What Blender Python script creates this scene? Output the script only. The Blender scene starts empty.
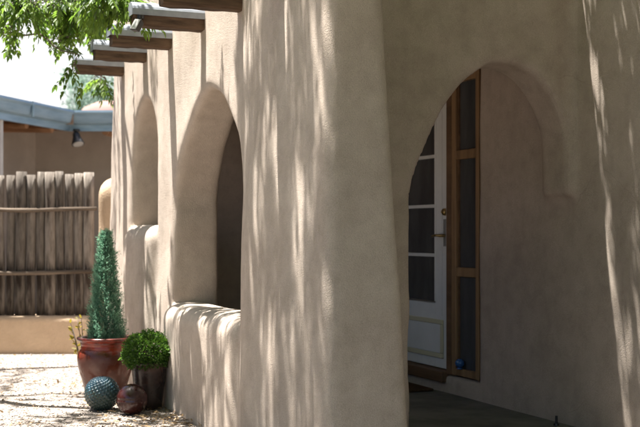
import bpy, math, random
import numpy as np
from mathutils import Vector

# ------------------------------------------------------------------ scene, camera, world, sun, exposure
S = bpy.context.scene
COL = S.collection
EYE = 1.15
F = 1150.0                                   # focal length in pixels of a 640 wide picture

cam_d = bpy.data.cameras.new("camera")
cam = bpy.data.objects.new("camera", cam_d)
COL.objects.link(cam)
cam.location = (0, 0, EYE)
cam.rotation_euler = (math.radians(90), 0, 0)
cam_d.sensor_width = 36.0
cam_d.lens = 36.0 * F / 640.0
cam_d.shift_y = 18.5 / 640.0
cam_d.clip_end = 2000
cam_d.dof.use_dof = True
cam_d.dof.focus_distance = 5.9
cam_d.dof.aperture_fstop = 3.6
S.camera = cam

# wall frame: u along the arcade (away from the camera), v outward (left), w up
YAW = math.atan2(.923, -.385)
D = np.array([math.cos(YAW), math.sin(YAW)])
N = np.array([-D[1], D[0]])
P0 = np.array([.14, 5.06])
SUN_A, SUN_B = .21, .16                     # sun: outward and along shares per unit height
sx, sy = SUN_A * N + SUN_B * D
SUN = Vector((sx, sy, 1.0)).normalized()

W = bpy.data.worlds.new("World")
S.world = W
W.use_nodes = True
nt = W.node_tree
nt.nodes.clear()
sky = nt.nodes.new("ShaderNodeTexSky")
sky.sky_type = 'NISHITA'
sky.sun_disc = False
sky.sun_elevation = math.asin(SUN.z)
sky.sun_rotation = math.atan2(SUN.x, SUN.y)
sky.altitude = 2000
sky.air_density = .7
sky.dust_density = 10.0
sky.ozone_density = 1.0
bg = nt.nodes.new("ShaderNodeBackground")
bg.inputs['Strength'].default_value = .06
out = nt.nodes.new("ShaderNodeOutputWorld")
# bright white bank added to the sky behind the house so it looks overexposed
wtc = nt.nodes.new("ShaderNodeTexCoord")
dot = nt.nodes.new("ShaderNodeVectorMath")
dot.operation = 'DOT_PRODUCT'
dot.inputs[1].default_value = Vector((-.34, .93, .10)).normalized()
nt.links.new(wtc.outputs['Generated'], dot.inputs[0])
cn = nt.nodes.new("ShaderNodeTexNoise")
cn.inputs['Scale'].default_value = 4.0
cn.inputs['Detail'].default_value = 8
nt.links.new(wtc.outputs['Generated'], cn.inputs['Vector'])
ca = nt.nodes.new("ShaderNodeMath")
ca.operation = 'MULTIPLY_ADD'
nt.links.new(cn.outputs['Fac'], ca.inputs[0])
ca.inputs[1].default_value = .16
nt.links.new(dot.outputs['Value'], ca.inputs[2])
cm = nt.nodes.new("ShaderNodeMapRange")
cm.interpolation_type = 'SMOOTHSTEP'
cm.inputs['From Min'].default_value = .93
cm.inputs['From Max'].default_value = 1.03
nt.links.new(ca.outputs[0], cm.inputs['Value'])
cbg = nt.nodes.new("ShaderNodeBackground")
cbg.inputs['Color'].default_value = (1, 1, 1, 1)
cbg.inputs['Strength'].default_value = .30
cmx = nt.nodes.new("ShaderNodeMixShader")
nt.links.new(sky.outputs[0], bg.inputs['Color'])
nt.links.new(cm.outputs[0], cmx.inputs[0])
nt.links.new(bg.outputs[0], cmx.inputs[1])
nt.links.new(cbg.outputs[0], cmx.inputs[2])
nt.links.new(cmx.outputs[0], out.inputs['Surface'])

sun_d = bpy.data.lights.new("sun", 'SUN')
sun_d.energy = 4.7
sun_d.angle = math.radians(.53)
sun_d.color = (1.0, .97, .925)
sun = bpy.data.objects.new("sun", sun_d)
COL.objects.link(sun)
sun.rotation_euler = (-SUN).to_track_quat('-Z', 'Y').to_euler()
sun.location = (-2, 6, 20)

S.view_settings.view_transform = 'Standard'
S.view_settings.look = 'None'
S.view_settings.exposure = 2.12
S.view_settings.gamma = 1.0
S.view_settings.use_curve_mapping = False
S.render.engine = 'CYCLES'
S.cycles.max_bounces = 10
S.cycles.diffuse_bounces = 6
S.cycles.use_denoising = True

rng = np.random.default_rng(7)
random.seed(7)


# ------------------------------------------------------------------ helpers
def local(u, v, w):
    """point of the wall frame -> world"""
    p = P0 + u * D + v * N
    return (p[0], p[1], w)


def pix(x, y, depth):
    """point at a depth along the view -> world"""
    return np.array([(x - 320) / F * depth, depth, EYE + (232 - y) / F * depth])


def mat(name, color, rough=.8, color2=None, scale=6.0, bump=0.0, bump_scale=60.0, stretch=(1, 1, 1),
        spec=.3, metallic=0.0, translucent=None, attr=False, detail=6, bump2=None, lo=.35, hi=.65, coat=0.0, rand=0.0):
    m = bpy.data.materials.new(name)
    m.use_nodes = True
    t = m.node_tree
    b = t.nodes["Principled BSDF"]
    b.inputs['Roughness'].default_value = rough
    b.inputs['Specular IOR Level'].default_value = spec
    b.inputs['Metallic'].default_value = metallic
    if coat:
        b.inputs['Coat Weight'].default_value = coat
        b.inputs['Coat Roughness'].default_value = .06
    tc = t.nodes.new("ShaderNodeTexCoord")
    mp = t.nodes.new("ShaderNodeMapping")
    mp.inputs['Scale'].default_value = stretch
    t.links.new(tc.outputs['Object'], mp.inputs['Vector'])
    col_socket = None
    if color2 is not None:
        if attr:
            a = t.nodes.new("ShaderNodeAttribute")
            a.attribute_name = "tone"
            fac = a.outputs['Fac']
        else:
            n = t.nodes.new("ShaderNodeTexNoise")
            n.inputs['Scale'].default_value = scale
            n.inputs['Detail'].default_value = detail
            n.inputs['Roughness'].default_value = .6
            t.links.new(mp.outputs[0], n.inputs['Vector'])
            fac = n.outputs['Fac']
        r = t.nodes.new("ShaderNodeValToRGB")
        if attr:
            lo, hi = 0.0, 1.0
        r.color_ramp.elements[0].position = lo
        r.color_ramp.elements[1].position = hi
        r.color_ramp.elements[0].color = (*color, 1)
        r.color_ramp.elements[1].color = (*color2, 1)
        t.links.new(fac, r.inputs[0])
        col_socket = r.outputs[0]
        t.links.new(col_socket, b.inputs['Base Color'])
    else:
        b.inputs['Base Color'].default_value = (*color, 1)
    if rand and col_socket is not None:
        oi = t.nodes.new("ShaderNodeObjectInfo")
        mr = t.nodes.new("ShaderNodeMapRange")
        mr.inputs['To Min'].default_value = 1 - rand
        mr.inputs['To Max'].default_value = 1 + rand * .6
        t.links.new(oi.outputs['Random'], mr.inputs['Value'])
        mv = t.nodes.new("ShaderNodeMix")
        mv.data_type = 'RGBA'
        mv.blend_type = 'MULTIPLY'
        mv.inputs[0].default_value = 1.0
        t.links.new(col_socket, mv.inputs[6])
        t.links.new(mr.outputs[0], mv.inputs[7])
        col_socket = mv.outputs[2]
        t.links.new(col_socket, b.inputs['Base Color'])
    prev = None
    for bb in ([(bump, bump_scale)] if bump else []) + (bump2 or []):
        n2 = t.nodes.new("ShaderNodeTexNoise")
        n2.inputs['Scale'].default_value = bb[1]
        n2.inputs['Detail'].default_value = 5
        t.links.new(mp.outputs[0], n2.inputs['Vector'])
        bp = t.nodes.new("ShaderNodeBump")
        bp.inputs['Strength'].default_value = 1.0
        bp.inputs['Distance'].default_value = bb[0]
        t.links.new(n2.outputs['Fac'], bp.inputs['Height'])
        if prev is not None:
            t.links.new(prev.outputs[0], bp.inputs['Normal'])
        prev = bp
    if prev is not None:
        t.links.new(prev.outputs[0], b.inputs['Normal'])
    if translucent:
        tr = t.nodes.new("ShaderNodeBsdfTranslucent")
        mx = t.nodes.new("ShaderNodeMixShader")
        mx.inputs[0].default_value = .52
        if col_socket is not None:
            mul = t.nodes.new("ShaderNodeMix")
            mul.data_type = 'RGBA'
            mul.blend_type = 'MULTIPLY'
            mul.inputs[0].default_value = 1.0
            t.links.new(col_socket, mul.inputs[6])
            mul.inputs[7].default_value = (*translucent, 1)
            t.links.new(mul.outputs[2], tr.inputs['Color'])
        else:
            tr.inputs['Color'].default_value = (*translucent, 1)
        t.links.new(b.outputs[0], mx.inputs[1])
        t.links.new(tr.outputs[0], mx.inputs[2])
        t.links.new(mx.outputs[0], t.nodes["Material Output"].inputs['Surface'])
    return m


def link(name, me, m, parent=None, smooth=True):
    o = bpy.data.objects.new(name, me)
    COL.objects.link(o)
    if m is not None:
        me.materials.append(m)
    if parent is not None:
        o.parent = parent
    if smooth and len(me.polygons):
        me.polygons.foreach_set("use_smooth", np.ones(len(me.polygons), dtype=bool))
    return o


def np_mesh(name, V, faces, tone=None):
    """fast mesh from numpy: faces is an (n, k) array"""
    V = np.asarray(V, dtype=np.float32)
    faces = np.asarray(faces, dtype=np.int32)
    me = bpy.data.meshes.new(name)
    me.vertices.add(len(V))
    me.vertices.foreach_set("co", V.ravel())
    n, k = faces.shape
    me.loops.add(n * k)
    me.loops.foreach_set("vertex_index", faces.ravel())
    me.polygons.add(n)
    me.polygons.foreach_set("loop_start", np.arange(0, n * k, k, dtype=np.int32))
    me.polygons.foreach_set("loop_total", np.full(n, k, dtype=np.int32))
    if tone is not None:
        a = me.attributes.new("tone", 'FLOAT', 'POINT')
        a.data.foreach_set("value", np.asarray(tone, dtype=np.float32))
    me.update(calc_edges=True)
    return me


class MB:
    """collects shapes of ONE part"""
    def __init__(s):
        s.v, s.f = [], []

    def add(s, vs, fs):
        b = len(s.v)
        s.v += [tuple(p) for p in vs]
        s.f += [tuple(i + b for i in f) for f in fs]

    def box(s, lo, hi):
        x0, y0, z0 = lo
        x1, y1, z1 = hi
        s.add([(x0, y0, z0), (x1, y0, z0), (x1, y1, z0), (x0, y1, z0),
               (x0, y0, z1), (x1, y0, z1), (x1, y1, z1), (x0, y1, z1)],
              [(3, 2, 1, 0), (4, 5, 6, 7), (0, 1, 5, 4), (1, 2, 6, 5), (2, 3, 7, 6), (3, 0, 4, 7)])

    def tube(s, pts, radii, seg=10, cap=True, wob=0.0):
        pts = [Vector(p) for p in pts]
        rings = []
        n = len(pts)
        ref = Vector((0, 0, 1))
        if abs((pts[-1] - pts[0]).normalized().z) > .9:
            ref = Vector((1, 0, 0))
        for i, p in enumerate(pts):
            t = (pts[min(i + 1, n - 1)] - pts[max(i - 1, 0)]).normalized()
            a = t.cross(ref).normalized()
            b = t.cross(a).normalized()
            r = radii[i] if hasattr(radii, '__len__') else radii
            ring = []
            for k in range(seg):
                q = 2 * math.pi * k / seg
                rr = r * (1 + wob * (random.random() - .5))
                ring.append(p + a * math.cos(q) * rr + b * math.sin(q) * rr)
            rings.append(ring)
        vs = [q for ring in rings for q in ring]
        fs = []
        for i in range(n - 1):
            for k in range(seg):
                k2 = (k + 1) % seg
                fs.append((i * seg + k2, i * seg + k, (i + 1) * seg + k, (i + 1) * seg + k2))
        if cap:
            fs.append(tuple(range(seg)))
            fs.append(tuple((n - 1) * seg + k for k in reversed(range(seg))))
        s.add(vs, fs)

    def lathe(s, prof, seg=40, center=(0, 0, 0)):
        """profile of (r, z) from bottom to top"""
        vs, fs = [], []
        for r, z in prof:
            for k in range(seg):
                q = 2 * math.pi * k / seg
                vs.append((center[0] + r * math.cos(q), center[1] + r * math.sin(q), center[2] + z))
        for i in range(len(prof) - 1):
            for k in range(seg):
                k2 = (k + 1) % seg
                fs.append((i * seg + k, i * seg + k2, (i + 1) * seg + k2, (i + 1) * seg + k))
        s.add(vs, fs)

    def build(s, name, m, parent=None, smooth=False, bevel=0.0):
        me = bpy.data.meshes.new(name)
        me.from_pydata(s.v, [], s.f)
        me.update()
        o = link(name, me, m, parent, smooth)
        if bevel:
            bv = o.modifiers.new("bevel", 'BEVEL')
            bv.width = bevel
            bv.segments = 2
            bv.limit_method = 'ANGLE'
        return o


def empty(name, loc, rz=0.0):
    o = bpy.data.objects.new(name, None)
    o.empty_display_size = .1
    COL.objects.link(o)
    o.location = loc
    o.rotation_euler = (0, 0, rz)
    return o


def tag(o, label, cat, group=None):
    o["label"] = label
    o["category"] = cat
    if group:
        o["group"] = group
    return o


def structure(o):
    o["kind"] = "structure"
    return o


# signed distance fields -> mesh (surface nets)
def smax(a, b, k):
    h = np.maximum(k - np.abs(a - b), 0) / k
    return np.maximum(a, b) + h * h * k * .25


def smin(a, b, k):
    return -smax(-a, -b, k)


def poly_sd(P, X, Y):
    """signed distance to a closed polygon on a 2D grid (negative inside)"""
    P = np.asarray(P, float)
    d2 = np.full(X.shape, 1e9)
    inside = np.zeros(X.shape, bool)
    for i in range(len(P)):
        a, b = P[i], P[(i + 1) % len(P)]
        e = b - a
        t = np.clip(((X - a[0]) * e[0] + (Y - a[1]) * e[1]) / (e @ e + 1e-12), 0, 1)
        d2 = np.minimum(d2, (X - a[0] - t * e[0]) ** 2 + (Y - a[1] - t * e[1]) ** 2)
        c = (a[1] > Y) != (b[1] > Y)
        with np.errstate(divide='ignore', invalid='ignore'):
            xi = a[0] + (Y - a[1]) / (b[1] - a[1] + 1e-12) * e[0]
        inside ^= c & (X < xi)
    d = np.sqrt(d2)
    return np.where(inside, -d, d)


def surface_nets(fv, origin, h):
    nx, ny, nz = fv.shape
    ins = fv < 0
    c = np.zeros((nx - 1, ny - 1, nz - 1), np.int8)
    corners = [(i, j, k) for i in (0, 1) for j in (0, 1) for k in (0, 1)]
    for i, j, k in corners:
        c += ins[i:nx - 1 + i, j:ny - 1 + j, k:nz - 1 + k]
    act = (c > 0) & (c < 8)
    idx = np.full(act.shape, -1, np.int64)
    cells = np.argwhere(act)
    idx[act] = np.arange(len(cells))
    acc = np.zeros((len(cells), 3))
    cnt = np.zeros(len(cells))
    X, Y, Z = cells.T
    for a in corners:
        for ax in range(3):
            if a[ax] == 0:
                b = list(a)
                b[ax] = 1
                fa = fv[X + a[0], Y + a[1], Z + a[2]]
                fb = fv[X + b[0], Y + b[1], Z + b[2]]
                m = (fa < 0) != (fb < 0)
                t = fa[m] / (fa[m] - fb[m])
                p = np.tile(np.array(a, float), (m.sum(), 1))
                p[:, ax] += t
                acc[m] += p
                cnt[m] += 1
    V = (cells + acc / cnt[:, None]) * h + np.array(origin)
    quads = []
    for ax in range(3):
        o1, o2 = [(1, 2), (2, 0), (0, 1)][ax]
        sl0 = [slice(None)] * 3
        sl1 = [slice(None)] * 3
        sl0[ax] = slice(0, fv.shape[ax] - 1)
        sl1[ax] = slice(1, fv.shape[ax])
        a, b = ins[tuple(sl0)], ins[tuple(sl1)]
        for flip, m in ((False, a & ~b), (True, ~a & b)):
            e = np.argwhere(m)
            e = e[(e[:, o1] > 0) & (e[:, o2] > 0) & (e[:, o1] < fv.shape[o1] - 1) & (e[:, o2] < fv.shape[o2] - 1)]
            q = []
            for da, db in ((0, 0), (1, 0), (1, 1), (0, 1)):
                cc = e.copy()
                cc[:, o1] -= 1 - da
                cc[:, o2] -= 1 - db
                q.append(idx[cc[:, 0], cc[:, 1], cc[:, 2]])
            q = np.stack(q, 1)
            quads.append(q[:, ::-1] if flip else q)
    return V, np.concatenate(quads)


def lumps(A, B, amp, wl, n, seed):
    r = np.random.default_rng(seed)
    s = np.zeros(np.broadcast(A, B).shape)
    for _ in range(n):
        q = r.uniform(0, 2 * math.pi)
        k = 2 * math.pi / (wl * r.uniform(.6, 1.6))
        s = s + np.sin(A * math.cos(q) * k + B * math.sin(q) * k + r.uniform(0, 6.28))
    return s * amp / math.sqrt(n)


def arch_poly(c, a, base, spring, apex, pl, pr, n=26):
    """superelliptic arch: pl / pr exponents of the two haunches (pl on the small side)"""
    pts = [(c - a, base)]
    th = np.linspace(math.pi, 0, n)
    for q in th:
        p = pl if q > math.pi / 2 else pr
        co, si = math.cos(q), math.sin(q)
        pts.append((c + math.copysign(abs(co) ** (2 / p), co) * a, spring + abs(si) ** (2 / p) * (apex - spring)))
    pts.append((c + a, base))
    return pts


# ------------------------------------------------------------------ materials
M = {}
def stucco(name, base, light, grain=.0026):
    """earth plaster: cloudy tone, trowel mottling, sandy grain, faint run-off streaks and hairline cracks"""
    m = bpy.data.materials.new(name)
    m.use_nodes = True
    t = m.node_tree
    L = t.links.new
    b = t.nodes["Principled BSDF"]
    b.inputs['Roughness'].default_value = .95
    b.inputs['Specular IOR Level'].default_value = .1
    tc = t.nodes.new("ShaderNodeTexCoord")

    def noise(scale, detail=5, stretch=(1, 1, 1), rough=.55):
        mp = t.nodes.new("ShaderNodeMapping")
        mp.inputs['Scale'].default_value = stretch
        L(tc.outputs['Object'], mp.inputs['Vector'])
        n = t.nodes.new("ShaderNodeTexNoise")
        n.inputs['Scale'].default_value = scale
        n.inputs['Detail'].default_value = detail
        n.inputs['Roughness'].default_value = rough
        L(mp.outputs[0], n.inputs['Vector'])
        return n.outputs['Fac']

    def ramp(f, lo, hi, c0, c1):
        r = t.nodes.new("ShaderNodeValToRGB")
        e = r.color_ramp.elements
        e[0].position, e[1].position = lo, hi
        e[0].color, e[1].color = (*c0, 1), (*c1, 1)
        L(f, r.inputs[0])
        return r.outputs[0]

    def mul(a, c, f=1.0):
        x = t.nodes.new("ShaderNodeMix")
        x.data_type = 'RGBA'
        x.blend_type = 'MULTIPLY'
        x.inputs[0].default_value = f
        L(a, x.inputs[6])
        L(c, x.inputs[7])
        return x.outputs[2]

    c = ramp(noise(2.0, 8, rough=.62), .32, .68, base, light)
    c = mul(c, ramp(noise(11, 6, rough=.6), .30, .60, (.88, .87, .86), (1.03, 1.03, 1.03)))
    c = mul(c, ramp(noise(260, 3), .30, .62, (.80, .79, .78), (1.06, 1.06, 1.06)))
    c = mul(c, ramp(noise(7, 6, (1, 1, .07)), .30, .55, (.90, .885, .87), (1, 1, 1)), .6)
    vo_ = t.nodes.new("ShaderNodeTexVoronoi")
    vo_.feature = 'DISTANCE_TO_EDGE'
    vo_.inputs['Scale'].default_value = 1.5
    wv = t.nodes.new("ShaderNodeMix")
    wv.data_type = 'VECTOR'
    wv.inputs[0].default_value = .12
    nn = t.nodes.new("ShaderNodeTexNoise")
    nn.inputs['Scale'].default_value = 5
    nn.inputs['Detail'].default_value = 6
    L(tc.outputs['Object'], nn.inputs['Vector'])
    L(tc.outputs['Object'], wv.inputs[4])
    L(nn.outputs['Color'], wv.inputs[5])
    L(wv.outputs[1], vo_.inputs['Vector'])
    crack = ramp(vo_.outputs['Distance'], .0006, .0026, (.80, .79, .78), (1, 1, 1))
    gate = t.nodes.new("ShaderNodeMapRange")
    gate.inputs['From Min'].default_value = .55
    gate.inputs['From Max'].default_value = .66
    L(noise(1.3, 2), gate.inputs['Value'])
    x = t.nodes.new("ShaderNodeMix")
    x.data_type = 'RGBA'
    x.blend_type = 'MULTIPLY'
    L(gate.outputs[0], x.inputs[0])
    L(c, x.inputs[6])
    L(crack, x.inputs[7])
    L(x.outputs[2], b.inputs['Base Color'])
    prev = None
    for f, dist in ((noise(24, 5), .0013), (noise(150, 4), grain), (noise(330, 2), grain * .5)):
        bp = t.nodes.new("ShaderNodeBump")
        bp.inputs['Distance'].default_value = dist
        L(f, bp.inputs['Height'])
        if prev is not None:
            L(prev.outputs[0], bp.inputs['Normal'])
        prev = bp
    L(prev.outputs[0], b.inputs['Normal'])
    return m


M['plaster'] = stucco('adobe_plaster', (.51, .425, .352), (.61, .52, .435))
M['plaster_shaded'] = stucco('shaded_porch_plaster', (.44, .37, .305), (.53, .45, .378), .002)  # same plaster as the arcade, darker: porch shade put into the colour
M['plaster_far'] = mat('tan_stucco', (.46, .34, .23), .95, (.56, .42, .29), 3, bump=.006, bump_scale=60, spec=.1)
M['plaster_brown'] = mat('brown_stucco', (.26, .225, .19), .95, (.33, .285, .24), 2, bump=.004, bump_scale=60, spec=.1)
M['plaster_pink'] = mat('pink_stucco', (.25, .155, .13), .95, (.30, .195, .165), 2, bump=.004, bump_scale=40, spec=.1)
M['gravel'] = mat('gravel_ground', (.24, .195, .165), .95, (.46, .40, .345), 30, bump=.02, bump_scale=70,
                  bump2=[(.03, 18)], spec=.1, detail=10)
M['pebble'] = mat('pebble_stone', (.22, .18, .145), .9, (.56, .49, .42), attr=True, spec=.15)
M['litter'] = mat('dry_leaf', (.12, .075, .04), .9, (.34, .24, .13), attr=True, spec=.1)
M['concrete'] = mat('porch_concrete', (.115, .11, .103), .8, (.20, .19, .175), 3.5, bump=.002, bump_scale=90, spec=.25)
M['viga'] = mat('viga_wood', (.022, .015, .011), .85, (.17, .108, .07), 16, bump=.008, bump_scale=26,
                stretch=(1, .10, 1), spec=.15, detail=10, lo=.38, hi=.66)
M['cap'] = mat('galvanised_cap', (.23, .25, .285), .5, (.36, .38, .415), 7, spec=.4, metallic=.35, bump=.001, bump_scale=20)
M['white_paint'] = mat('white_paint', (.74, .74, .72), .45, (.80, .80, .78), 5, spec=.4)
M['cream_paint'] = mat('cream_trim', (.62, .58, .40), .5, spec=.3)
M['wood'] = mat('varnished_wood', (.20, .115, .055), .5, (.36, .225, .115), 16, stretch=(1, 1, .08), bump=.001, bump_scale=40, spec=.4)
M['wood_dark'] = mat('dark_threshold_wood', (.115, .065, .033), .6, (.19, .11, .06), 12, stretch=(.1, 1, 1), spec=.3)
M['glass'] = mat('window_glass', (.045, .047, .05), .05, (.10, .102, .105), 4, spec=.6, stretch=(1, 1, .25))
M['nickel'] = mat('brushed_plate', (.42, .42, .41), .4, metallic=.6)
M['brass'] = mat('aged_brass', (.42, .29, .12), .35, metallic=.9)
M['mat'] = mat('coir_mat', (.075, .04, .022), .98, (.13, .075, .04), 60, bump=.008, bump_scale=250, spec=.05)
M['latilla'] = mat('weathered_pole', (.045, .034, .027), .95, (.33, .285, .24), 11, stretch=(1, 1, .17), bump=.014,
                   bump_scale=22, spec=.1, detail=9, bump2=[(.006, 70)], rand=.4, lo=.36, hi=.60)
M['rail'] = mat('grey_rail', (.06, .044, .032), .95, (.19, .15, .115), 14, stretch=(.1, 1, 1), bump=.008, bump_scale=30, spec=.1)
M['gutter'] = mat('blue_grey_metal', (.20, .30, .37), .38, (.31, .42, .49), 5, metallic=.3, spec=.5, stretch=(.5, .5, 3))
M['rust'] = mat('rusty_strap', (.20, .12, .075), .8, (.36, .30, .25), 25)
M['soffit'] = mat('soffit_wood', (.17, .085, .04), .8, (.30, .165, .09), 8, stretch=(.2, 1, 1), spec=.2)
M['black'] = mat('black_metal', (.016, .016, .016), .4, spec=.5)
M['lens'] = mat('lamp_lens', (.42, .41, .39), .25, spec=.5)
M['post'] = mat('grey_post', (.42, .41, .39), .7, (.5, .49, .47), 6)
M['soil'] = mat('potting_soil', (.035, .024, .016), .98, (.07, .05, .035), 60, bump=.01, bump_scale=90, spec=.05)
M['juniper'] = mat('juniper_foliage', (.055, .165, .115), .5, (.36, .56, .43), attr=True, translucent=(1.0, 1.15, .95), spec=.25)
M['boxwood'] = mat('boxwood_foliage', (.032, .085, .018), .42, (.15, .26, .06), attr=True, translucent=(1.3, 1.4, .7), spec=.4)
M['leaf'] = mat('tree_leaf', (.045, .088, .022), .45, (.18, .255, .065), attr=True, translucent=(1.8, 1.95, .95), spec=.35)
M['leaf_far'] = mat('silvery_leaf', (.16, .23, .20), .7, (.30, .38, .34), attr=True, translucent=(1.1, 1.2, 1.0), spec=.2)
M['sprig'] = mat('sprig_leaf', (.14, .12, .03), .6, (.26, .22, .06), attr=True, translucent=(1.3, 1.2, .5))
M['bark'] = mat('tree_bark', (.085, .065, .05), .95, (.17, .14, .115), 14, stretch=(1, 1, .25), bump=.012, bump_scale=25)
M['cable'] = mat('cable_rubber', (.10, .10, .10), .6)
M['blue_orn'] = mat('blue_ornament_glass', (.04, .12, .32), .1, spec=.6)


def glaze(name, ramp, scale, axis_mix, rough=.16, bump=.002):
    """mottled ceramic glaze with bands over the height"""
    m = bpy.data.materials.new(name)
    m.use_nodes = True
    t = m.node_tree
    b = t.nodes["Principled BSDF"]
    b.inputs['Specular IOR Level'].default_value = .55
    tc = t.nodes.new("ShaderNodeTexCoord")
    dn = t.nodes.new("ShaderNodeTexNoise")
    dn.inputs['Scale'].default_value = 14
    dn.inputs['Detail'].default_value = 8
    t.links.new(tc.outputs['Object'], dn.inputs['Vector'])
    rm = t.nodes.new("ShaderNodeMapRange")
    rm.inputs['From Min'].default_value = .42
    rm.inputs['From Max'].default_value = .70
    rm.inputs['To Min'].default_value = rough
    rm.inputs['To Max'].default_value = rough + .4
    t.links.new(dn.outputs['Fac'], rm.inputs['Value'])
    t.links.new(rm.outputs[0], b.inputs['Roughness'])
    sep = t.nodes.new("ShaderNodeSeparateXYZ")
    t.links.new(tc.outputs['Object'], sep.inputs[0])
    n = t.nodes.new("ShaderNodeTexNoise")
    n.inputs['Scale'].default_value = scale
    n.inputs['Detail'].default_value = 7
    t.links.new(tc.outputs['Object'], n.inputs['Vector'])
    ml = t.nodes.new("ShaderNodeMath")
    ml.operation = 'MULTIPLY_ADD'
    t.links.new(sep.outputs['Z'], ml.inputs[0])
    ml.inputs[1].default_value = axis_mix[0]
    ml.inputs[2].default_value = axis_mix[1]
    ad = t.nodes.new("ShaderNodeMath")
    ad.operation = 'MULTIPLY_ADD'
    t.links.new(n.outputs['Fac'], ad.inputs[0])
    ad.inputs[1].default_value = axis_mix[2]
    t.links.new(ml.outputs[0], ad.inputs[2])
    r = t.nodes.new("ShaderNodeValToRGB")
    e = r.color_ramp.elements
    while len(e) < len(ramp):
        e.new(.5)
    for q, (p, c) in zip(e, ramp):
        q.position = p
        q.color = (*c, 1)
    t.links.new(ad.outputs[0], r.inputs[0])
    t.links.new(r.outputs[0], b.inputs['Base Color'])
    bp = t.nodes.new("ShaderNodeBump")
    bp.inputs['Distance'].default_value = bump
    t.links.new(n.outputs['Fac'], bp.inputs['Height'])
    t.links.new(bp.outputs[0], b.inputs['Normal'])
    return m


M['red_glaze'] = glaze('red_brown_glaze', [(0, (.04, .012, .008)), (.42, (.11, .030, .016)), (.62, (.08, .02, .013)),
                                           (.74, (.30, .04, .018)), (.86, (.06, .018, .014)), (1, (.03, .013, .013))],
                       9, (1.9, -.18, .42))
M['dark_glaze'] = glaze('dark_streaked_glaze', [(0, (.012, .010, .010)), (.5, (.035, .02, .016)), (.75, (.10, .055, .04)),
                                                (1, (.14, .09, .07))], 12, (.9, -.05, .75), .15)
M['ball_glaze'] = glaze('maroon_glaze', [(0, (.014, .006, .006)), (.45, (.045, .010, .008)), (.6, (.026, .009, .009)),
                                         (1, (.035, .016, .02))], 5, (1.2, .2, .5), .12)
M['blue_glaze'] = glaze('turquoise_glaze', [(0, (.03, .042, .034)), (.4, (.04, .068, .06)), (.65, (.022, .07, .10)),
                                            (1, (.045, .12, .17))], 22, (2.2, .15, .6), .22, .001)

# ------------------------------------------------------------------ ground
g = MB()
g.box((-150, -60, -.5), (150, 240, 0))
structure(g.build('ground', M['gravel']))

# ------------------------------------------------------------------ adobe house
house = tag(empty('adobe_house', (P0[0], P0[1], 0), YAW),
            'tan adobe house with arched porch arcade, projecting roof beams and white door', 'house')

# arcade wall
h = .02
u = np.arange(-.22, 5.06, h)
v = np.arange(-.42, .30, h)
w = np.arange(-.12, 3.06, h)
U2, W2 = np.meshgrid(u, w, indexing='ij')
U, V_, W_ = np.meshgrid(u, v, w, indexing='ij')
lump2 = lumps(U2, W2, .006, 1.0, 7, 3) + lumps(U2, W2, .0007, .36, 10, 4) + lumps(U2, W2, .0003, .12, 12, 5)
st = np.clip((1.55 - U2) / .5, 0, 1)
st = st * st * (3 - 2 * st)
vo = .05 * np.clip(1 - W2 / 2.4, 0, 1.1) + st * (.045 + .05 * np.clip(1 - W2 / 2.4, 0, 1.1)) + lump2
vo = vo[:, None, :]
st2 = np.clip((.75 - U2) / .3, 0, 1)
vi = (-.30 + st2 * (.085 * np.clip(W2 / 2.6, 0, 1.2)))[:, None, :]
dv = np.maximum(V_ - vo, vi - V_)
uf = (-.03 + .165 * W_ / 2.4) + lumps(V_, W_, .004, .9, 5, 8)
du = np.maximum(uf - U, U - (4.85 + .05 * (1 - W_ / 2.4)))
body = smax(dv, du, .075)
body = smax(body, W_ - 2.95, .1)
open1 = poly_sd(arch_poly(2.12, .735, -.5, 1.33, 2.02, 1.6, 1.6), U2, W2)
open2 = poly_sd(arch_poly(3.715, .385, -.5, 1.62, 2.12, 1.75, 1.75), U2, W2)
op = (np.minimum(open1, open2) + lumps(U2, W2, .006, .5, 6, 12))[:, None, :]
body = smax(body, -op, .06)


def low_wall(u0, u1, top, proud, seed):
    f = .055 * np.clip(1 - W2 / 2.4, 0, 1.1) + proud + lumps(U2, W2, .004, .8, 6, seed) + lumps(U2, W2, .0012, .25, 8, seed + 1)
    f = f[:, None, :]
    b = smax(V_ - f, -.25 - V_, .05)
    b = smax(b, np.maximum(u0 - U, U - u1), .12)
    return smax(b, W_ - top - lumps(U, V_, .004, .8, 5, seed + 2), .13)


body = smin(body, low_wall(1.30, 2.93, .68, .060, 21), .02)
body = smin(body, low_wall(3.28, 4.16, 1.20, .050, 31), .02)
V, Q = surface_nets(body, (u[0], v[0], w[0]), h)
link('arcade_wall', np_mesh('arcade_wall', V, Q), M['plaster'], house)
del body, U, V_, W_, dv, du, uf

# house wall with the porch end wall that carries the arched doorway
h = .024
HW = -1.773
u = np.arange(-2.2, 5.0, h)
v = np.arange(-2.12, -.18, h)
w = np.arange(-.12, 3.42, h)
U2, W2 = np.meshgrid(u, w, indexing='ij')
U, V_, W_ = np.meshgrid(u, v, w, indexing='ij')
l2 = (lumps(U2, W2, .005, 1.1, 7, 41) + lumps(U2, W2, .0013, .35, 8, 42))[:, None, :]
hw = np.maximum(V_ - (HW + l2), -2.06 - V_)
hw = smax(hw, np.maximum(W_ - 3.3, np.maximum(-2.1 - U, U - 4.88)), .05)
rec = poly_sd([(1.925, .165), (3.36, .165), (3.36, 2.235), (1.925, 2.235)], U2, W2)[:, None, :]
hw = smax(hw, -np.maximum(rec, -1.87 - V_), .03)
V2d, Wv = np.meshgrid(v, w, indexing='ij')
l3 = (lumps(V2d, Wv, .007, .8, 7, 51) + lumps(V2d, Wv, .003, .25, 8, 52))[None, :, :]
fw = np.maximum(.84 + l3 - U, U - 1.13)
fw = smax(fw, np.maximum(W_ - 2.95, V_ + .24), .08)
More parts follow.
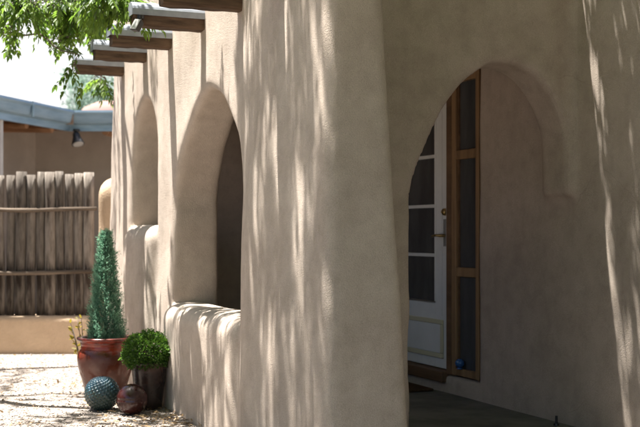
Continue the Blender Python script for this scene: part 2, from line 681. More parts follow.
P = [(-x, y) for x, y in arch_poly(1.25, .52, -.5, 1.34, 2.09, 1.45, 2.3)]
P = [(max(x, -1.722) if y > 1.35 else x, y) for x, y in P]
q_ = [k for k, p_ in enumerate(P) if p_[0] < -1.25 and p_[1] <= 1.36]
P = [p_ for k, p_ in enumerate(P) if k not in q_] + [(-1.722, 1.365), (-2.07, 1.365), (-2.07, -.5)]
aop = (poly_sd(P, V2d, Wv) + lumps(V2d, Wv, .005, .4, 6, 55))[None, :, :]
fw = smax(fw, -aop, .045)
tot = smin(hw, fw, .06)
bw = np.maximum(np.maximum(4.62 - U, U - 4.86), np.maximum(W_ - 2.9, V_ + .24))
tot = np.minimum(tot, bw)
V, Q = surface_nets(tot, (u[0], v[0], w[0]), h)
link('porch_wall', np_mesh('porch_wall', V, Q), M['plaster_shaded'], house)
del tot, hw, fw, bw, U, V_, W_

# porch roof and the body of the house behind the wall
r = MB()
r.box((.98, -1.80, 2.56), (4.74, -.14, 2.72))
r.build('porch_roof', M['plaster_shaded'], house)
r = MB()
r.box((-2.05, -6.0, -.1), (4.80, -2.03, 3.15))
r.build('house_body', M['plaster_shaded'], house)

# vigas with their metal caps
for uu, e in ((.80, .455), (1.534, .455), (2.27, .435), (2.985, .415), (3.72, .375), (4.455, .365)):
    b = MB()
    ww, hh = .052 + random.uniform(-.003, .004), .085
    z0 = 2.395 + random.uniform(-.006, .006)
    n = 14
    # hewn beam: a slightly irregular rounded section swept outward
    pts, fs = [], []
    sec = [(-1, .18), (-1, .85), (-.82, 1), (.82, 1), (1, .85), (1, .18), (.84, 0), (-.84, 0)]
    for i in range(n):
        q = i / (n - 1)
        vv = -.35 + q * (e + .35)
        wob = [(random.uniform(-.004, .004), random.uniform(-.004, .004)) for _ in sec]
        for (a, c), (d1, d2) in zip(sec, wob):
            pts.append((uu + a * ww + d1, vv, z0 + c * hh + d2))
    m_ = len(sec)
    for i in range(n - 1):
        for k in range(m_):
            fs.append((i * m_ + k, i * m_ + (k + 1) % m_, (i + 1) * m_ + (k + 1) % m_, (i + 1) * m_ + k))
    fs.append(tuple(reversed(range(m_))))
    fs.append(tuple((n - 1) * m_ + k for k in range(m_)))
    b.add([(x - uu, y, z) for x, y, z in pts], fs)
    vg = b.build('viga', M['viga'], house)
    vg.location = (uu, 0, 0)
    # folded sheet metal cap
    c = MB()
    prof = []
    for k in range(13):
        q = math.pi * k / 12
        prof.append((math.cos(q) * (ww + .010), math.sin(q) * .062))
    prof = [(ww + .010, -.022)] + prof + [(-ww - .010, -.022)]
    inner = [(x * .94, y - .003) for x, y in prof]
    np_ = len(prof)
    cv, cf = [], []
    for vv in (-.12, .1, .3, e + .018):
        for x, y in prof:
            cv.append((x, vv, z0 + hh + y))
    for i in range(3):
        for k in range(np_ - 1):
            cf.append((i * np_ + k, i * np_ + k + 1, (i + 1) * np_ + k + 1, (i + 1) * np_ + k))
    cf.append(tuple(3 * np_ + k for k in range(np_)))
    c.add(cv, cf)
    c.build('cap', M['cap'], vg)

# door in the house wall
DV = HW - .045                                # face of the door
d0, d1 = 2.372, 3.285
zb, zt = .195, 2.19


def slab(mb, a, b, z0, z1, front, depth=.03):
    mb.box((a, front - depth, z0), (b, front, z1))


b = MB()
slab(b, d0, d0 + .228, zb, zt, DV, .045)            # lock stile
slab(b, d1 - .195, d1, zb, zt, DV, .045)
slab(b, d0 + .228, d1 - .195, zb, .645, DV, .045)
slab(b, d0 + .228, d1 - .195, 2.07, zt, DV, .045)
door = b.build('door', M['white_paint'], house, bevel=.004)
rows = [.645, .985, 1.335, 1.69, 2.07]
for z in rows[1:-1]:
    t = MB()
    slab(t, d0 + .230, d1 - .197, z - .012, z + .012, DV - .008, .028)
    t.build('muntin', M['white_paint'], door, bevel=.003)
for a, c in zip(rows[:-1], rows[1:]):
    for x0, x1 in ((d0 + .230, d1 - .197),):
        t = MB()
        slab(t, x0, x1, a + .013, c - .013, DV - .022, .006)
        t.build('glass_pane', M['glass'], door)
t = MB()
slab(t, d0 + .135, d1 - .135, .30, .50, DV + .006, .005)
t.build('lower_panel', M['white_paint'], door, bevel=.003)
t = MB()
for a, c, z0, z1 in ((d0 + .10, d1 - .10, .265, .298), (d0 + .10, d1 - .10, .502, .535),
                     (d0 + .10, d0 + .133, .300, .500), (d1 - .133, d1 - .10, .300, .500)):
    slab(t, a, c, z0, z1, DV + .014, .013)
t.build('panel_moulding', M['cream_paint'], door, bevel=.004)
# storm edge (raised white strip along the lock stile)
t = MB()
slab(t, d0 + .004, d0 + .030, zb + .01, zt - .01, DV + .022, .020)
slab(t, d0 + .118, d0 + .130, .56, zt - .03, DV + .006, .005)
slab(t, d0 + .206, d0 + .226, .66, 2.05, DV + .008, .007)
t.build('edge_strip', M['white_paint'], door, bevel=.003)
# hardware
kx = d0 + .075
t = MB()
slab(t, kx - .024, kx + .024, 1.05, 1.24, DV + .006, .004)
t.build('lock_plate', M['nickel'], door, bevel=.003)
t = MB()
t.tube([(kx, DV + .004, 1.125), (kx, DV + .055, 1.125)], .011, 12)
t.tube([(kx - .004, DV + .05, 1.125), (kx + .05, DV + .055, 1.127), (kx + .105, DV + .05, 1.12)], [.010, .009, .007], 10)
t.build('lever_handle', M['brass'], door, smooth=True)
t = MB()
t.tube([(kx, DV + .004, 1.29), (kx, DV + .022, 1.29)], [.026, .022], 18)
t.tube([(kx, DV + .02, 1.29), (kx, DV + .034, 1.29)], [.009, .008], 10)
t.build('deadbolt', M['brass'], door, smooth=True)
# frame, threshold
t = MB()
slab(t, 2.300, d0 - .006, .172, 2.225, HW - .004, .075)
slab(t, d1 + .006, 3.352, .172, 2.225, HW - .004, .075)
slab(t, d0 - .004, d1 + .004, zt + .006, 2.222, HW - .006, .075)
t.build('door_frame', M['wood_dark'], house, bevel=.004)
t = MB()
slab(t, d0 - .012, d1 + .012, .115, .188, HW + .035, .11)
t.build('threshold', M['wood_dark'], house, bevel=.006)

# sidelight window
s0, s1 = 1.932, 2.296
t = MB()
SV = HW - .006
slab(t, s0, s0 + .042, .176, 2.228, SV, .07)
slab(t, s1 - .058, s1, .176, 2.228, SV, .07)
slab(t, s0 + .043, s1 - .059, .178, .225, SV - .002, .066)
slab(t, s0 + .043, s1 - .059, 2.165, 2.226, SV - .002, .066)
for z in (.88, 1.672):
    slab(t, s0 + .043, s1 - .059, z - .031, z + .031, SV - .003, .064)
sl = t.build('sidelight_window', M['wood'], house, bevel=.004)
for a, c in ((.226, .848), (.912, 1.640), (1.704, 2.164)):
    t = MB()
    slab(t, s0 + .044, s1 - .060, a, c, SV - .030, .008)
    t.build('glass_pane', M['glass'], sl)
    t = MB()                                   # glazing bead
    x0, x1 = s0 + .045, s1 - .061
    slab(t, x0, x0 + .012, a + .001, c - .001, SV - .016, .013)
    slab(t, x1 - .012, x1, a + .001, c - .001, SV - .016, .013)
    t.build('glazing_bead', M['wood_dark'], sl)

# porch floor
t = MB()
o = t
t.box((.55, -1.80, -.05), (4.70, -.20, .045))
fl = structure(t.build('porch_floor', M['concrete'], bevel=.012))
fl.location = (P0[0], P0[1], 0)
fl.rotation_euler = (0, 0, YAW)

# door mat
t = MB()
t.box((2.44, -1.72, .047), (3.20, -1.28, .066))
dm = tag(t.build('door_mat', M['mat'], bevel=.006), 'dark brown coir door mat lying on the porch floor before the white door', 'door mat')
dm.location = (P0[0], P0[1], 0)
dm.rotation_euler = (0, 0, YAW)

# blue glass ornament on the sidelight sill, seen behind nothing: stands on the inner bead
t = MB()
prof = [(.0, 0), (.020, .0), (.020, .006), (.012, .012)] + [(.031 * math.sin(a), .040 - .031 * math.cos(a)) for a in np.linspace(.35, math.pi, 14)]
t.lathe(prof, 24)
bo = tag(t.build('glass_ornament', M['blue_orn'], smooth=True), 'small blue glass ball ornament standing at the foot of the narrow wood-framed window', 'ornament')
bo.location = local(2.175, SV - .030 + .034 - .001, .226)

# black stub on the porch floor
sp = tag(empty('garden_spike', local(.93, -1.70, .045)), 'short black spike standing on the porch floor against the house wall', 'spike')
t = MB()
t.tube([(0, 0, 0), (0, 0, .012)], [.018, .016], 12)
t.build('foot', M['black'], sp)
t = MB()
t.tube([(0, 0, .012), (0, 0, .055)], [.008, .007], 10)
t.build('stem', M['black'], sp)

# ------------------------------------------------------------------ coyote fence on its low wall
FY = 11.0
fence = tag(empty('pole_fence', (-2.6, FY, 0)), 'weathered grey upright pole fence with two rails on a low tan wall', 'fence')
x = 95
k = 0
while x > -120:
    wd = random.choice((6.8, 8, 9, 10, 11.2, 9.5)) + random.uniform(-.4, .4)
    xc = (x - wd / 2 - 320) / F * FY
    rr = wd / 2 / F * FY * .96
    top = 1.70 + random.uniform(-.012, .03)
    t = MB()
    lean = random.uniform(-.012, .012)
    n = 9
    ph = random.uniform(0, 6)
    pts = [(lean * i / (n - 1) + .003 * math.sin(i * .8 + ph), .003 * math.cos(i * .7 + ph), .352 + (top - .352) * i / (n - 1)) for i in range(n)]
    rad = [rr * (1.02 - .07 * i / (n - 1)) * random.uniform(.975, 1.025) for i in range(n)]
    t.tube(pts, rad, 14, wob=.10)
    p = t.build('pole', M['latilla'], fence, smooth=True)
    p.location = (xc + 2.6, random.uniform(-.014, .014), 0)
    p.data.update()
    x -= wd
    k += 1
for y in (209.5, 272.5):
    z = EYE + (232 - y) / F * (FY - .08)
    t = MB()
    pts = [(-1.9 + i * .17, -.075 - .01 * math.sin(i), z + .008 * math.sin(i * .9 + y)) for i in range(15)]
    pts[-1] = (pts[-1][0] - .0, pts[-1][1], pts[-1][2])
    t.tube(pts, [random.uniform(.017, .023) for _ in pts], 10, wob=.1)
    t.build('rail', M['rail'], fence, smooth=True)

t = MB()
t.box((-6.0, FY - .16, -.1), (-2.02, FY + .16, .355))
lw = tag(t.build('low_wall', M['plaster_far'], bevel=.05), 'low tan stucco wall carrying the weathered pole fence', 'wall')
lw.modifiers['bevel'].segments = 5

# rounded stucco wall end beside the fence
h = .025
u = np.arange(-.7, .9, h); v = np.arange(-.3, .35, h); w = np.arange(-.1, 1.9, h)
U, V_, W_ = np.meshgrid(u, v, w, indexing='ij')
q = smax(np.abs(V_) - .14 - lumps(U, W_, .006, .5, 5, 71), np.maximum(-.0 - U, U - .75), .12)
q = smax(q, W_ - 1.70, .22)
V, Q = surface_nets(q, (u[0], v[0], w[0]), h)
gw = tag(link('garden_wall', np_mesh('garden_wall', V, Q), M['plaster_far']), 'round-topped tan stucco garden wall end beside the pole fence', 'wall')
gw.location = (-2.145, 11.18, 0)

# ------------------------------------------------------------------ neighbouring building with the blue-grey gutter
C = pix(70, 112, 15.0)
L = pix(0, 98, 13.4)
dl = np.array([L[0] - C[0], L[1] - C[1]])
dl /= np.linalg.norm(dl)
nb = tag(empty('neighbour_building', (C[0], C[1], 0)), 'brown stucco building with blue-grey metal gutter behind the pole fence', 'building')
ZT = C[2]


def sweep(mb, prof, path):
    """profile of (outward, up) along a polyline in plan; outward is to the right of travel"""
    path = [np.array(p, float) for p in path]
    rings = []
    for i, p in enumerate(path):
        a = path[min(i + 1, len(path) - 1)] - path[max(i - 1, 0)] if 0 < i < len(path) - 1 else (path[1] - path[0] if i == 0 else path[-1] - path[-2])
        if 0 < i < len(path) - 1:
            t1 = path[i] - path[i - 1]; t1 /= np.linalg.norm(t1)
            t2 = path[i + 1] - path[i]; t2 /= np.linalg.norm(t2)
            n1 = np.array([t1[1], -t1[0]]); n2 = np.array([t2[1], -t2[0]])
            m_ = (n1 + n2); m_ /= np.linalg.norm(m_)
            nn = m_ / (m_ @ n1)
        else:
            t1 = a / np.linalg.norm(a)
            nn = np.array([t1[1], -t1[0]])
        rings.append([(p[0] + nn[0] * o_, p[1] + nn[1] * o_, z) for o_, z in prof])
    k_ = len(prof)
    vs = [q_ for r_ in rings for q_ in r_]
    fs = []
    for i in range(len(rings) - 1):
        for k in range(k_):
            k2 = (k + 1) % k_
            fs.append((i * k_ + k, i * k_ + k2, (i + 1) * k_ + k2, (i + 1) * k_ + k))
    fs.append(tuple(reversed(range(k_))))
    fs.append(tuple((len(rings) - 1) * k_ + k for k in range(k_)))
    mb.add(vs, fs)


path = [tuple(dl * 17.0), (0, 0), (4.5, .0)]  # left run lengthened out of view to block light from that side
for kk, cc_ in enumerate([(0.0, 0.0), tuple(dl * 1.1), (.62, 0.0), tuple(dl * 2.6)]):
    t = MB()
    wst = .045 if kk == 0 else .018
    if kk in (0, 2):
        t.box((cc_[0] - wst + .02, cc_[1] - .112, ZT - .172), (cc_[0] + wst + .02, cc_[1] - .085, ZT + .016))
    else:
        px_ = np.array(cc_) + np.array([-dl[1], dl[0]]) * (.098 if -dl[1] > 0 else -.098)
        t.tube([(px_[0], px_[1], ZT - .172), (px_[0], px_[1], ZT + .016)], .016, 8)
    t.build('joint_strap', M['rust'] if kk == 0 else M['gutter'], nb)
t = MB()
gp = [(0, ZT), (-.02, ZT + .012), (.10, ZT + .012), (.105, ZT - .015), (.085, ZT - .05), (.07, ZT - .12),
      (.06, ZT - .15), (.02, ZT - .165), (.0, ZT - .165)]
sweep(t, gp, path)
t.build('gutter', M['gutter'], nb)
t = MB()
sweep(t, [(-.004, ZT - .02), (-.004, ZT - .25), (-.05, ZT - .25), (-.05, ZT - .02)], path)
t.build('fascia', M['gutter'], nb)
t = MB()
sweep(t, [(-.05, ZT - .03), (-.05, ZT - .07), (-6.0, ZT + .25), (-6.0, ZT + .29)], path)
t.build('roof', M['gutter'], nb)
t = MB()
sweep(t, [(-.055, ZT - .19), (-1.0, ZT - .16), (-1.0, ZT - .12), (-.055, ZT - .15)], path)
t.build('soffit', M['soffit'], nb)
nl = np.array([dl[1], -dl[0]])                 # one side of the left run
if nl[0] > 0:
    nl = -nl
for i in range(27):
    a = dl * (.35 + .62 * i)
    t = MB()
    e0 = a + nl * .06
    e1 = a + nl * .95
    t.tube([(e0[0], e0[1], ZT - .25), (e1[0], e1[1], ZT - .22)], .05, 8)
    t.build('rafter', M['soffit'], nb)
for i in range(5):
    t = MB()
    t.tube([(.45 + .7 * i, .06, ZT - .25), (.45 + .7 * i, .95, ZT - .22)], .05, 8)
    t.build('rafter', M['soffit'], nb)
t = MB()
sweep(t, [(-.9, -.1), (-.9, ZT - .12), (-1.15, ZT - .12), (-1.15, -.1)], [tuple(dl * 16.9), (0, 0), (4.4, 0)])
t.build('wall', M['plaster_brown'], nb)
t = MB()
pp = pix(.6, 150, 13.55) - np.array([C[0], C[1], 0])
t.tube([(pp[0] - .02, pp[1], 0), (pp[0] - .02, pp[1], ZT - .2)], .05, 12)
t.build('porch_post', M['post'], nb)


def floodlight(loc, aim, size, label):
    root = tag(empty('floodlight', loc), label, 'lamp')
    a = Vector(aim).normalized()
    t = MB()
    t.tube([(0, 0, 0), (0, 0, -.03 * size)], .045 * size, 14)
    t.build('mount', M['black'], root)
    t = MB()
    p0 = Vector((0, 0, -.03 * size))
    p1 = p0 + Vector((0, 0, -.05 * size)) - a * .02 * size
    t.tube([p0, (p0 + p1) / 2 + Vector((.01 * size, 0, 0)), p1], .013 * size, 8)
    t.build('bracket', M['black'], root)
    t = MB()
    q = [p1 + a * x_ * size for x_ in (-.03, .0, .05, .09, .14, .15)]
    t.tube(q, [.025 * size, .045 * size, .05 * size, .065 * size, .082 * size, .084 * size], 20)
    t.build('housing', M['black'], root)
    t = MB()
    t.tube([p1 + a * .149 * size, p1 + a * .156 * size], [.072 * size, .066 * size], 20)
    t.build('lens', M['lens'], root)
    return root


floodlight((C[0] + .10, C[1] - .08, ZT - .23), (.25, -.32, -.92), 1.0, 'black floodlight with round pale lens hanging under the blue-grey gutter')
fl2 = tag(empty('floodlight', local(2.20, .405, 2.455)), 'small square black floodlight with pale lens fixed under a roof beam end among leaves', 'lamp')
t = MB()
t.tube([(0, 0, 0), (0, 0, -.02)], .022, 12)
t.tube([(0, 0, -.018), (-.006, -.006, -.05)], .008, 8)
t.build('bracket', M['black'], fl2)
hd = empty('head', (-.008, -.01, -.075))
hd.parent = fl2
hd.scale = (.8, .8, .8)
hd.rotation_euler = (math.radians(62), math.radians(8), math.radians(-38))
t = MB()
t.add([(-.030, -.040, .0), (.030, -.040, .0), (.030, .040, .0), (-.030, .040, .0), (-.036, -.048, .045), (.036, -.048, .045), (.036, .048, .045), (-.036, .048, .045)],
      [(3, 2, 1, 0), (4, 5, 6, 7), (0, 1, 5, 4), (1, 2, 6, 5), (2, 3, 7, 6), (3, 0, 4, 7)])
t.build('housing', M['black'], hd, bevel=.004)
t = MB()
t.box((-.031, -.043, .0455), (.031, .043, .049))
t.build('lens', M['lens'], hd)

# ------------------------------------------------------------------ far pink dome of another adobe
t = MB()
prof = [(1.0, 0), (1.0, 2.7)] + [(.62 + .38 * math.cos(a), 2.7 + .36 * math.sin(a)) for a in np.linspace(.2, 1.4, 7)] + [(.45, 3.12), (.0, 3.14)]
dome_c = pix(114, 110, 19.0)
t.lathe([(r_ * .62, z_ + (dome_c[2] + .14 - 3.14)) if z_ > 0 else (r_ * .62, 0) for r_, z_ in prof], 36)
dm2 = tag(t.build('adobe_tower', M['plaster_pink'], smooth=True), 'rounded pink stucco tower top seen beyond the blue-grey gutter', 'tower')
dm2.location = (dome_c[0], dome_c[1], 0)


# ------------------------------------------------------------------ foliage
def frames(dirs, rolls):
    d = dirs / np.linalg.norm(dirs, axis=1, keepdims=True)
    up = np.tile(np.array([0, 0, 1.0]), (len(d), 1))
    par = np.abs(d[:, 2]) > .95
    up[par] = (1, 0, 0)
    s_ = np.cross(d, up)
    s_ /= np.linalg.norm(s_, axis=1, keepdims=True)
    n_ = np.cross(s_, d)
    c, s2 = np.cos(rolls)[:, None], np.sin(rolls)[:, None]
    return d, s_ * c + n_ * s2, n_ * c - s_ * s2


def leaf_mesh(pos, dirs, rolls, length, width, tone, shape='lance', curl=.15):
    """six-cornered leaves; all arrays per leaf"""
    d, s_, n_ = frames(dirs, rolls)
    if shape == 'lance':
        prof = [(0, 0), (.28, .5), (.62, .36), (1, 0), (.62, -.36), (.28, -.5)]
    else:
        prof = [(0, 0), (.30, .5), (.75, .42), (1, 0), (.75, -.42), (.30, -.5)]
    n = len(pos)
    V = np.zeros((n, 6, 3))
    for i, (a, b) in enumerate(prof):
        V[:, i] = pos + d * (length * a)[:, None] + s_ * (width * b)[:, None] + n_ * (length * curl * (a * a) * -1 + width * abs(b) * .5)[:, None]
    i0 = np.arange(n)[:, None] * 6
    # two quads folded along the midrib
    Fq = np.concatenate([i0 + np.array([[0, 1, 2, 3]]), i0 + np.array([[0, 3, 4, 5]])])
    return V.reshape(-1, 3), Fq, np.repeat(tone, 6)


def compound(origins, axes, n_pairs, llen, lwid, spread=.9):
    """pinnate leaves -> per-leaflet arrays"""
    P_, Dd, R_, Ln, Wd, T_ = [], [], [], [], [], []
    for o_, a in zip(origins, axes):
        a = np.array(a, float)
        a /= np.linalg.norm(a)
        side = np.cross(a, (0, 0, 1.0))
        if np.linalg.norm(side) < .1:
            side = np.array([1.0, 0, 0])
        side /= np.linalg.norm(side)
        tw = rng.uniform(-.7, .7)
        upv = np.cross(side, a)
        side = side * math.cos(tw) + upv * math.sin(tw)
        k_ = n_pairs + rng.integers(-1, 2)
        tot = llen * .55 * k_
        tn = np.clip(rng.normal(.5, .25), 0, 1)
        for i in range(k_):
            q = (i + .6) / k_
            p = o_ + a * tot * q + np.array([0, 0, -1]) * tot * .35 * q * q
            ax = a + np.array([0, 0, -.7 * q])
            sc = (1 - .35 * abs(q - .5)) * rng.uniform(.85, 1.15)
            for sg in (-1, 1):
                dd = side * sg * spread + ax * .75 + np.array([0, 0, -.35]) + rng.normal(0, .14, 3)
                P_.append(p); Dd.append(dd); R_.append(rng.normal(0, .45))
                Ln.append(llen * sc); Wd.append(lwid * sc); T_.append(np.clip(tn + rng.normal(0, .13), 0, 1))
        p = o_ + a * tot + np.array([0, 0, -1]) * tot * .35
        P_.append(p); Dd.append(a + np.array([0, 0, -.7])); R_.append(rng.normal(0, .4))
        Ln.append(llen); Wd.append(lwid); T_.append(tn)
    return np.array(P_), np.array(Dd), np.array(R_), np.array(Ln), np.array(Wd), np.array(T_)


def branch(mb, a, b, r0, r1, sag=.0, n=7, seg=7, jit=.04):
    a, b = np.array(a, float), np.array(b, float)
    pts = []
    ln = np.linalg.norm(b - a)
    ph = rng.uniform(0, 6.28, 6)
    amp = min(jit, .3) * ln * .11
    for i in range(n):
        q = i / (n - 1)
        env = math.sin(math.pi * q)
        wob = np.array([math.sin(q * 5 + ph[k]) + .5 * math.sin(q * 11 + ph[k + 3]) for k in range(3)])
        pts.append(a + (b - a) * q + np.array([0, 0, sag * 4 * q * (1 - q)]) + wob * amp * env)
    mb.tube(pts, [r0 + (r1 - r0) * i / (n - 1) for i in range(n)], seg)
    return pts


TX, TY = -4.7, 8.6
tree = tag(empty('shade_tree', (TX, TY, 0)), 'leafy green shade tree with drooping feathery leaves spreading above the roof beams', 'tree')
wood = MB()
base = np.array([TX, TY, 0.0])
org = np.array([TX, TY, 0])
fork = np.array([TX + .25, TY - .1, 2.5])
branch(wood, base - org + np.array([0, 0, -.05]), fork - org, .20, .15, n=8, seg=14, jit=.15)
LO, LA = [], []                                # compound leaf origins and axes (world)


def cluster(center, rad, n, twigs, drop=.35, src=None, tw_r=.006):
    """twigs fan out inside an ellipsoid; leaves sit along the twigs"""
    center = np.array(center, float)
    rad = np.array(rad, float)
    per = max(1, n // twigs)
    for _ in range(twigs):
        q = rng.normal(0, 1, 3)
        q = q / np.linalg.norm(q) * rng.uniform(.15, 1) ** (1 / 2.5)
        tip = center + q * rad
        root = center + (q * .2 + rng.normal(0, .15, 3)) * rad + np.array([0, 0, .25 * rad[2]])
        branch(wood, root - org, tip - org, tw_r, .0025, sag=.03, n=4, seg=5)
        ax = tip - root
        ax = ax / (np.linalg.norm(ax) + 1e-6)
        for i in range(per):
            f = rng.uniform(.15, 1.05)
            LO.append(root + (tip - root) * f)
            a = ax * .6 + rng.normal(0, .6, 3)
            a[2] = a[2] * .5 - drop
            LA.append(a)


def limb(pts, r0, r1):
    pts = [np.array(p, float) for p in pts]
    k_ = len(pts) - 1
    for i in range(k_):
        branch(wood, pts[i] - org, pts[i + 1] - org, r0 + (r1 - r0) * i / k_, r0 + (r1 - r0) * (i + 1) / k_, n=14, seg=8, jit=.3)


# limbs (world)
limb([fork, (-3.4, 8.2, 3.6), (-2.2, 7.6, 4.0)], .08, .035)
limb([(-2.2, 7.6, 4.0), (-1.5, 6.5, 4.9), (-.5, 5.7, 5.2)], .016, .006)
limb([fork, (-3.9, 9.6, 3.5), (-3.0, 10.2, 4.1), (-2.1, 10.4, 4.4)], .09, .02)
limb([fork, (-4.2, 7.0, 3.6), (-3.2, 5.8, 4.3), (-2.2, 5.0, 4.7)], .09, .02)
limb([(-2.2, 7.6, 4.0), (-1.7, 7.8, 3.3), (-1.55, 7.9, 2.85)], .03, .010)
limb([(-3.4, 8.2, 3.6), (-2.7, 8.4, 3.05), (-2.1, 8.3, 2.72)], .03, .010)
limb([(-2.2, 7.6, 4.0), (-2.1, 8.6, 3.9), (-1.9, 9.4, 3.6)], .03, .012)
limb([(-1.5, 6.5, 4.9), (0.0, 6.3, 5.1), (1.0, 6.2, 5.0)], .010, .005)
limb([(-2.7, 8.4, 3.05), (-2.2, 8.5, 2.75), pix(0, 33, 8.3), pix(40, 34, 8.3)], .012, .006)
limb([pix(40, 34, 8.3), pix(60, 50, 8.3), pix(78, 55, 8.3), pix(72, 70, 8.3)], .006, .003)

# what the picture shows of it, top left
cluster(pix(112, -2, 7.2), (.22, .30, .10), 110, 26)
cluster(pix(76, 12, 8.6), (.28, .4, .13), 180, 36)
cluster(pix(108, 28, 10.3), (.22, .3, .14), 70, 16)
cluster(pix(128, 2, 7.25), (.12, .15, .09), 36, 12, drop=.6)
cluster(pix(30, 4, 8.2), (.38, .5, .14), 135, 30)
cluster(pix(12, 32, 8.2), (.20, .4, .08), 12, 5)
cluster(pix(60, 45, 8.6), (.22, .3, .10), 20, 7)
cluster(pix(103, 86, 10.2), (.16, .25, .14), 26, 8)
cluster(pix(75, 66, 8.3), (.04, .08, .03), 3, 2, drop=.6)
for px_, py_, ax in ((78, 58, (-.5, 0, -.45)), (73, 68, (-.5, .1, -.8)), (70, 72, (-.8, 0, -.5)), (82, 80, (-.15, 0, -.9))):
    LO.append(pix(px_, py_, 8.3))
    LA.append(ax)
NVIS = len(LO)


def loc_cluster(u_, v_, z_, rad, n, twigs):
    cluster(local(u_, v_, z_), rad, n, twigs)


def strip(u0, u1, v0, v1, z0, z1, n, clump=6):
    """leaf clumps over a band of the wall frame"""
    for _ in range(max(1, n // clump)):
        c = np.array(local(rng.uniform(u0, u1), rng.uniform(v0, v1), rng.uniform(z0, z1)))
        cluster(c, (.16, .16, .10), clump, max(2, clump // 3), drop=.1, tw_r=.004)


strip(.2, 2.1, .42, 1.40, 5.0, 6.3, 980, 9)                 # over the near pillar
strip(1.9, 3.5, .62, .95, 3.8, 4.4, 90)                  # over the first low wall
strip(1.9, 5.4, .25, .8, 3.8, 4.6, 30)                   # over the rest of the arcade, thin
strip(-.4, .93, -1.55, -.80, 3.8, 4.7, 1050)
strip(-.9, .9, -.75, .05, 3.8, 4.6, 520)               # over the house wall on the right
strip(.8, 2.0, .95, 1.5, 3.8, 4.8, 120)
strip(1.9, 3.4, .98, 1.75, 3.8, 4.6, 260)
strip(2.6, 7.0, 1.9, 4.0, 4.8, 6.0, 210, 7)                 # over the ground by the pots
strip(-.4, 1.9, 1.2, 2.8, 3.8, 5.2, 1300, 8)  # out-of-view clumps, here and on the next line, added to shade near ground
strip(-.4, 1.9, 2.6, 5.4, 3.8, 5.2, 1500, 8)
cluster((-4.4, 8.6, 4.9), (1.6, 1.8, .9), 420, 60)
cluster((-3.2, 5.6, 4.9), (1.1, 1.1, .6), 220, 34)

P_, Dd, R_, Ln, Wd, T_ = compound(LO, LA, 4, .056, .0265)
V, Q, T = leaf_mesh(P_ - org, Dd, R_, Ln, Wd, T_)
link('crown', np_mesh('crown', V, Q, T), M['leaf'], tree, smooth=False)
# stalks of the visible leaves belong to the wood
for o_, a in zip(LO[:NVIS], LA[:NVIS]):
    a = np.array(a, float); a /= np.linalg.norm(a)
    tot = .056 * .55 * 4
    wood.tube([o_ - org, o_ - org + a * tot * .5 - np.array([0, 0, tot * .09]), o_ - org + a * tot - np.array([0, 0, tot * .35])], .0013, 4)
wood.build('trunk', M['bark'], tree, smooth=True)

# unseen broad tree added on the camera's side to keep the porch front in shade
bx0 = np.array(local(-4.6, -2.0, 0))
bt = tag(empty('shade_tree', tuple(bx0)), 'broad dense tree added before the porch front for its shade, out of view', 'tree')
t = MB()
branch(t, (0, 0, -.05), (.1, .1, 2.4), .26, .19, n=8, seg=14, jit=.12)
cz = []
for i in range(9):
    q = i * 2 * math.pi / 9
    e_ = np.array([2.6 * math.cos(q), 2.6 * math.sin(q), 4.6 + .5 * math.sin(i * 2.1)])
    branch(t, (.1, .1, 2.35), e_, .10, .02, sag=.3, n=8, seg=8)
t.build('trunk', M['bark'], bt, smooth=True)
n = 105000
cc = np.stack([rng.uniform(-8.5, -.35, 620), rng.uniform(-7.0, 5.6, 620)], 1)
hz = 4.9 + rng.uniform(-.9, 1.1, 620)
hz[cc[:, 0] < -7.3] -= 1.4
q = rng.integers(0, 620, n)
pw = P0[None] + cc[q][:, :1] * D[None] + cc[q][:, 1:] * N[None]
pos = np.concatenate([pw, hz[q][:, None]], 1) + rng.normal(0, 1, (n, 3)) * np.array([[.38, .38, .25]]) - bx0
inside_ = ((pos[:, :2] + bx0[:2] - P0) @ D) < -.15
pos = pos[inside_]
n = len(pos)
V, Q, T = leaf_mesh(pos, rng.normal(0, 1, (n, 3)) * np.array([[1, 1, .6]]), rng.normal(0, .6, n), rng.uniform(.10, .17, n), rng.uniform(.05, .08, n), rng.uniform(0, 1, n))
link('crown', np_mesh('crown', V, Q, T), M['leaf'], bt, smooth=False)

# silvery tree far behind
sc_ = pix(92, 96, 24.0)
ft = tag(empty('silvery_tree', (sc_[0], sc_[1], 0)), 'pale silvery green tree far beyond the gutter and the pink tower', 'tree')
t = MB()
t.tube([(0, 0, 0), (.05, 0, 1.4), (.0, .1, 2.8)], [.16, .12, .06], 10)
for i in range(7):
    q = i * .9
    t.tube([(.03, .05, 1.8 + .12 * i), (.45 * math.cos(q), .45 * math.sin(q), 2.7 + .15 * i)], [.05, .015], 7)
t.build('trunk', M['bark'], ft, smooth=True)
n = 5200
cl = rng.normal(0, 1, (46, 3)); cl /= np.linalg.norm(cl, axis=1, keepdims=True)
cl *= rng.uniform(.3, 1, (46, 1)) * np.array([[.85, .85, .85]])
pos = cl[rng.integers(0, 46, n)] + rng.normal(0, .13, (n, 3)) + np.array([0, 0, sc_[2] - .22])
V, Q, T = leaf_mesh(pos, rng.normal(0, 1, (n, 3)), rng.uniform(0, 6, n), rng.uniform(.06, .10, n), rng.uniform(.02, .035, n), rng.uniform(0, 1, n))
link('crown', np_mesh('crown', V, Q, T), M['leaf_far'], ft, smooth=False)

